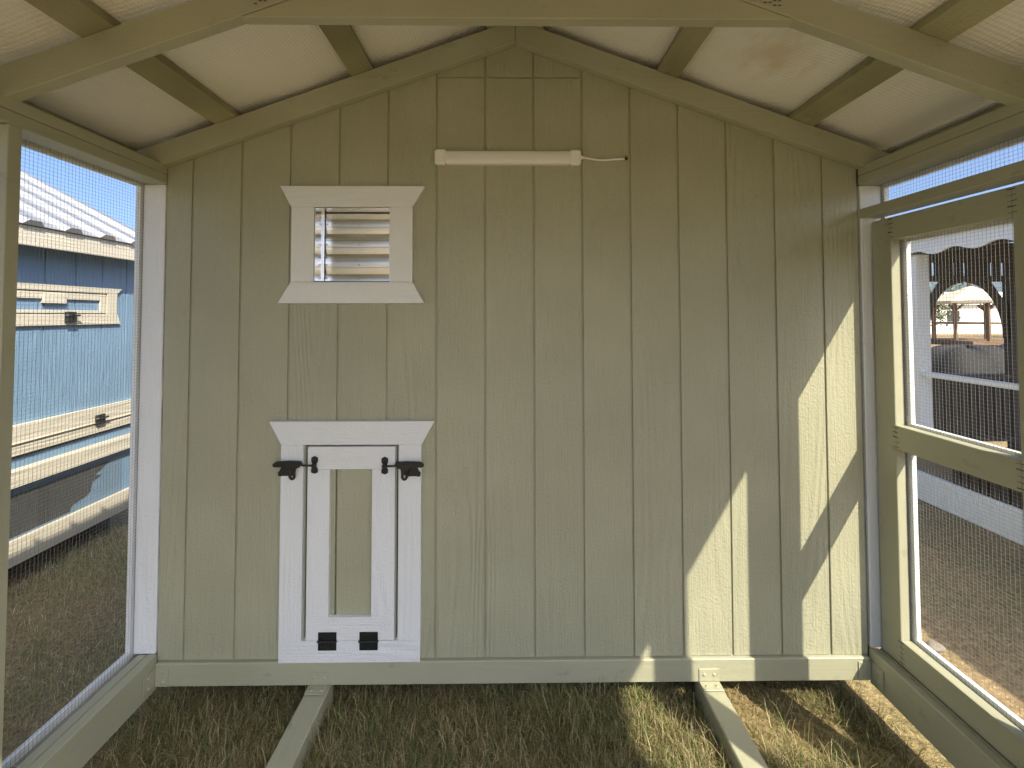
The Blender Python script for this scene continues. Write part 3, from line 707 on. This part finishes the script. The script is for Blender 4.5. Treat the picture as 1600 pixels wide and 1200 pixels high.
far_gazebo(25.3, 22.4, 3.2, 'cream roofed gazebo standing far off behind the dark pavilion')
hw = thing('white_building', (34, 34, 0), 'long white building wall far behind the cream roofed gazebo', 'building')
box('wall', M['far_white'], hw, 26, 45, 35.5, 41, -0.2, 2.4, 0)
MB().prism([(35.2, 2.4), (41.3, 2.4), (38.2, 3.6)], 25.6, 45.4, 'x').build('roof', M['far_white'], hw)
for xx in (29, 33, 37): box('window', M['dark_flat'], hw, xx, xx + 1.0, 35.46, 35.499, 1.0, 1.9, 0)
fen = thing('board_fence', (19, 13.5, 0), 'tan board fence far off to the right of the gazebo', 'fence')
for i in range(14): box('board', M['tan_wood'], fen, 18.0 + i * .19, 18.18 + i * .19, 13.6 + i * .03, 13.63 + i * .03, 0.0, 1.55 + random.uniform(-.03, .03), 0)
box('rail', M['tan_wood'], fen, 17.9, 20.7, 14.1, 14.16, 0.5, 0.62, 0)
def mound(cx, cy, rx, ry, h, seed, label):
    rs = random.Random(seed); mb = MB(); nu, nv = 28, 10
    for j in range(nv + 1):
        for i in range(nu):
            a = 2 * math.pi * i / nu; t_ = j / nv
            r_ = math.cos(t_ * math.pi / 2) ** 0.6
            wv2 = 1 + 0.05 * math.sin(5 * a + seed) + 0.03 * math.sin(9 * a + 2 * seed + 4 * t_)
            mb.v.append((cx + rx * r_ * wv2 * math.cos(a), cy + ry * r_ * wv2 * math.sin(a), h * math.sin(t_ * math.pi / 2) * (1 + .03 * math.sin(7 * a))))
    for j in range(nv):
        for i in range(nu): mb.f.append((j*nu+i, j*nu+(i+1) % nu, (j+1)*nu+(i+1) % nu, (j+1)*nu+i))
    tag(mb.build('tarp_heap', M['tarp'], None, smooth=True), label, 'tarp heap', 'black heaps behind the pavilion')
mound(7.25, 5.2, 0.95, 0.8, 1.07, 1, 'black tarp covered heap seen through the pavilion, the one nearer its corner post')
mound(8.55, 5.3, 0.95, 0.8, 1.10, 2, 'black tarp covered heap seen through the pavilion, the one nearer the door stile')
yp = thing('yellow_post', (13.4, 9.6, 0), 'yellow post with crossbar standing beyond the pavilion', 'post')
MB().box(13.3, 13.5, 9.5, 9.7, 0, 2.2).build('post', M['yellow'], yp, .01); MB().box(13.55, 14.3, 9.55, 9.65, 1.1, 1.25).build('crossbar', M['yellow'], yp, .01)
MB().box(13.95, 14.05, 9.52, 9.68, 0, 1.095).build('post', M['yellow'], yp, .01)
def tree(cx, cy, h, cr, seed, label):
    rs = np.random.default_rng(seed); t = thing('tree', (cx, cy, 0), label, 'tree', 'trees in the distance')
    mb = MB().tube([(cx, cy, -.1), (cx + .1, cy, h * .35), (cx - .05, cy + .1, h * .7)], [.22, .16, .07], 8)
    for q in range(7):
        a = rs.uniform(0, 6.28); z = h * rs.uniform(.35, .6)
        mb.tube([(cx, cy, z), (cx + cr * .6 * math.cos(a), cy + cr * .6 * math.sin(a), z + h * .22)], [.08, .02], 6)
    mb.build('trunk', M['bark'], t)
    cl = [(rs.normal(0, cr * .45), rs.normal(0, cr * .45), h * .66 + rs.normal(0, h * .13)) for _ in range(38)]
    mb = MB()
    for c in cl:
        for _ in range(75):
            p = Vector(c) + Vector(rs.normal(0, cr * .16, 3)); d = Vector(rs.normal(0, 1, 3)).normalized(); u = d.orthogonal().normalized() * rs.uniform(.07, .14); w2 = d.cross(u)
            b0 = len(mb.v); p = p + Vector((cx, cy, 0))
            mb.v += [tuple(p - u), tuple(p + w2 * .5), tuple(p + u), tuple(p - w2 * .5)]; mb.f.append((b0, b0+1, b0+2, b0+3))
    mb.build('crown', M['leaf'], t, recalc=False)
for i, (cx, cy, h, cr, lab) in enumerate(((31, 31.5, 4.6, 2.6, 'leafy tree far off directly behind the cream roofed gazebo'), (38, 27, 5.0, 3.0, 'broad tree far off at the right beyond the tan fence'), (17.5, 20, 2.2, 1.2, 'low bushy tree far off, left of the gazebo'))): tree(cx, cy, h, cr, 20 + i, lab)

# stone by the door
bm = bmesh.new(); bmesh.ops.create_icosphere(bm, subdivisions=3, radius=0.03)
for v in bm.verts:
    v.co *= 1 + 0.18 * math.sin(90 * v.co.x + 60 * v.co.y) ; v.co.z *= 0.6; v.co.x *= 1.25
me = bpy.data.meshes.new('stone'); bm.to_mesh(me); bm.free(); me.materials.append(M['stone'])
o = bpy.data.objects.new('stone', me); COL.objects.link(o); o.location = (2.075, 0.372, gz(2.075, .372) + .012); tag(o, 'small grey stone on the dirt outside the wire door', 'stone')

# ------------------------------------------------------------------ grass
PAL = np.array([(0.40, 0.34, 0.18), (0.48, 0.41, 0.23), (0.30, 0.27, 0.13), (0.19, 0.21, 0.08), (0.11, 0.17, 0.05), (0.22, 0.28, 0.09), (0.56, 0.49, 0.31), (0.17, 0.14, 0.08)])
def blades(name, label, px, py, pz, L, width, lean, pw, gain=1.0):
    N = len(px); seg = 3
    az = rng.uniform(0, 2 * math.pi, N); ln = np.abs(rng.normal(0, lean, N)); bend = rng.uniform(0.2, 1.4, N)
    curl = rng.normal(0, .7, N)
    d = np.stack([np.cos(az), np.sin(az)], 1); wd_ = np.stack([-np.sin(az), np.cos(az)], 1)
    V = np.zeros((N, 2 * seg + 1, 3)); pos = np.stack([px, py, pz], 1).copy(); ang = ln.copy(); az2 = az.copy()
    sl = L / seg
    for k in range(seg + 1):
        w = width * (1 - 0.75 * k / seg)
        if k < seg:
            V[:, 2*k, :] = pos; V[:, 2*k+1, :] = pos
            V[:, 2*k, :2] += wd_ * w[:, None] / 2; V[:, 2*k+1, :2] -= wd_ * w[:, None] / 2
        else: V[:, 2*k, :] = pos
        a = np.minimum(ang, 1.75)
        pos[:, 0] += np.cos(az2) * np.sin(a) * sl; pos[:, 1] += np.sin(az2) * np.sin(a) * sl; pos[:, 2] += np.cos(a) * sl
        ang += bend * 0.55; az2 += curl * 0.5
    V[:, :, 2] = np.maximum(V[:, :, 2], pz[:, None] - 0.003 + 0.006 * rng.random((N, 1)))
    base = (np.arange(N) * 7)[:, None]
    quads = np.concatenate([base + np.array([[0, 1, 3, 2]]), base + np.array([[2, 3, 5, 4]])], 0); tris = base + np.array([[4, 5, 6]])
    me = bpy.data.meshes.new(name)
    me.vertices.add(N * 7); me.vertices.foreach_set('co', V.reshape(-1).astype(np.float32))
    nl = quads.size + tris.size; me.loops.add(nl); me.loops.foreach_set('vertex_index', np.concatenate([quads.reshape(-1), tris.reshape(-1)]).astype(np.int32))
    npoly = len(quads) + len(tris); me.polygons.add(npoly)
    st = np.concatenate([np.arange(len(quads)) * 4, quads.size + np.arange(len(tris)) * 3]).astype(np.int32)
    me.polygons.foreach_set('loop_start', st)
    me.update(calc_edges=True); me.validate()
    ci = rng.choice(len(PAL), N, p=np.array(pw) / sum(pw)); c = np.minimum(PAL[ci] * gain * rng.uniform(0.6, 1.15, (N, 1)), 0.8)
    ca = me.color_attributes.new('blade', 'FLOAT_COLOR', 'POINT')
    full = np.ones((N, 7, 4), np.float32); full[:, :, :3] = c[:, None, :]
    ca.data.foreach_set('color', full.reshape(-1))
    me.materials.append(M['grass'])
    o = bpy.data.objects.new(name, me); COL.objects.link(o); return tag(o, label, kind='stuff')
def gzv(x, y):
    t = np.clip((np.abs(x) - 0.95) / 0.45, 0, 1); return 0.010 * np.sin(2.1 * x + 1.3 * y) + 0.008 * np.sin(5.3 * y - 2.2 * x + 1) - 0.06 * t * t * (3 - 2 * t)
def nfield(x, y, s): return 0.5 + 0.25 * np.sin(x * s + 1.7 * np.sin(y * s * .8)) + 0.25 * np.sin(y * s * 1.3 + 2.1 * np.sin(x * s * .6 + 1))
DRY = (5, 5, 5, 4, 3, 2.4, 2.5, 3); GREEN = (1, 1, 2, 3, 5, 6, 1, 0)
def scatter(n, x0, x1, y0, y1): return rng.uniform(x0, x1, n), rng.uniform(y0, y1, n)
# inside the run
x, y = scatter(110000, -1.44, 1.44, -0.80, 0.10)
k = ((x < -.85) | (x > -.735)) & ((x < .725) | (x > .84))
dens = np.where(x < 0.78, 1.0, np.where(nfield(x, y, 6) > .45, .8, .16)) * (0.55 + 0.45 * nfield(x, y, 9)); k &= rng.random(len(x)) < dens
x, y = x[k], y[k]
L = rng.gamma(4, .0155, len(x)) * (0.6 + 0.8 * nfield(x, y, 7)); L = np.clip(L, .015, .14)
blades('grass', 'long dry grass growing inside the run between the skids', x, y, gzv(x, y) - .002, L, rng.uniform(.0014, .0034, len(x)), .85, DRY, 1.1)
x, y = scatter(14000, -1.44, 1.44, -0.95, 0.10); k = (nfield(x, y, 5.3) > .70) & ((x < -.85) | (x > -.735)) & ((x < .725) | (x > .84)); x, y = x[k], y[k]
blades('green_grass', 'tufts of fresh green grass inside the run', x, y, gzv(x, y) - .002, rng.uniform(.03, .11, len(x)), rng.uniform(.002, .0042, len(x)), .5, GREEN)
x, y = scatter(13000, -1.85, -1.28, -1.0, 0.25)
blades('grass_verge', 'dry grass growing along and under the left bottom beam', x, y, gzv(x, y) - .004, np.clip(rng.gamma(4, .013, len(x)), .015, .10), rng.uniform(.0014, .0032, len(x)), .8, DRY, 1.1)
x, y = scatter(14000, -1.44, 1.44, YF, -0.80)
blades('grass_cover', 'thin dry grass inside the run near the camera', x, y, gzv(x, y) - .002, rng.uniform(.03, .08, len(x)), rng.uniform(.002, .003, len(x)), .6, DRY)
# outside, left
x, y = scatter(110000, -3.0, -1.40, -1.2, 2.6); k = rng.random(len(x)) < .25 + .75 * nfield(x, y, 4.0) ** 1.5; x, y = x[k], y[k]
blades('lawn_grass', 'short dry grass between the run and the blue shed', x, y, gzv(x, y) - .002, np.clip(rng.gamma(4, .010, len(x)), .01, .09), rng.uniform(.0015, .003, len(x)), .65, (5, 5, 4, 5, 5, 5, 3, 1), 1.4)
x = rng.normal(-2.93, .05, 900); y = rng.uniform(-.5, 1.7, 900)
blades('straw', 'loose straw along the foot of the blue shed', x, y, gzv(x, y), rng.uniform(.05, .12, 900), rng.uniform(.002, .004, 900), .9, (5, 6, 1, 0, 0, 0, 8, 0))
# outside, right
x, y = scatter(32000, 1.40, 3.8, -1.5, 2.6); k = rng.random(len(x)) < np.where((nfield(x, y, 3.1) > .6) | (x < 1.62), .6, .07); x, y = x[k], y[k]
blades('dirt_grass', 'sparse dry grass on the dirt outside the wire door', x, y, gzv(x, y) - .002, np.clip(rng.gamma(4, .007, len(x)), .01, .06), rng.uniform(.0015, .003, len(x)), .8, DRY)
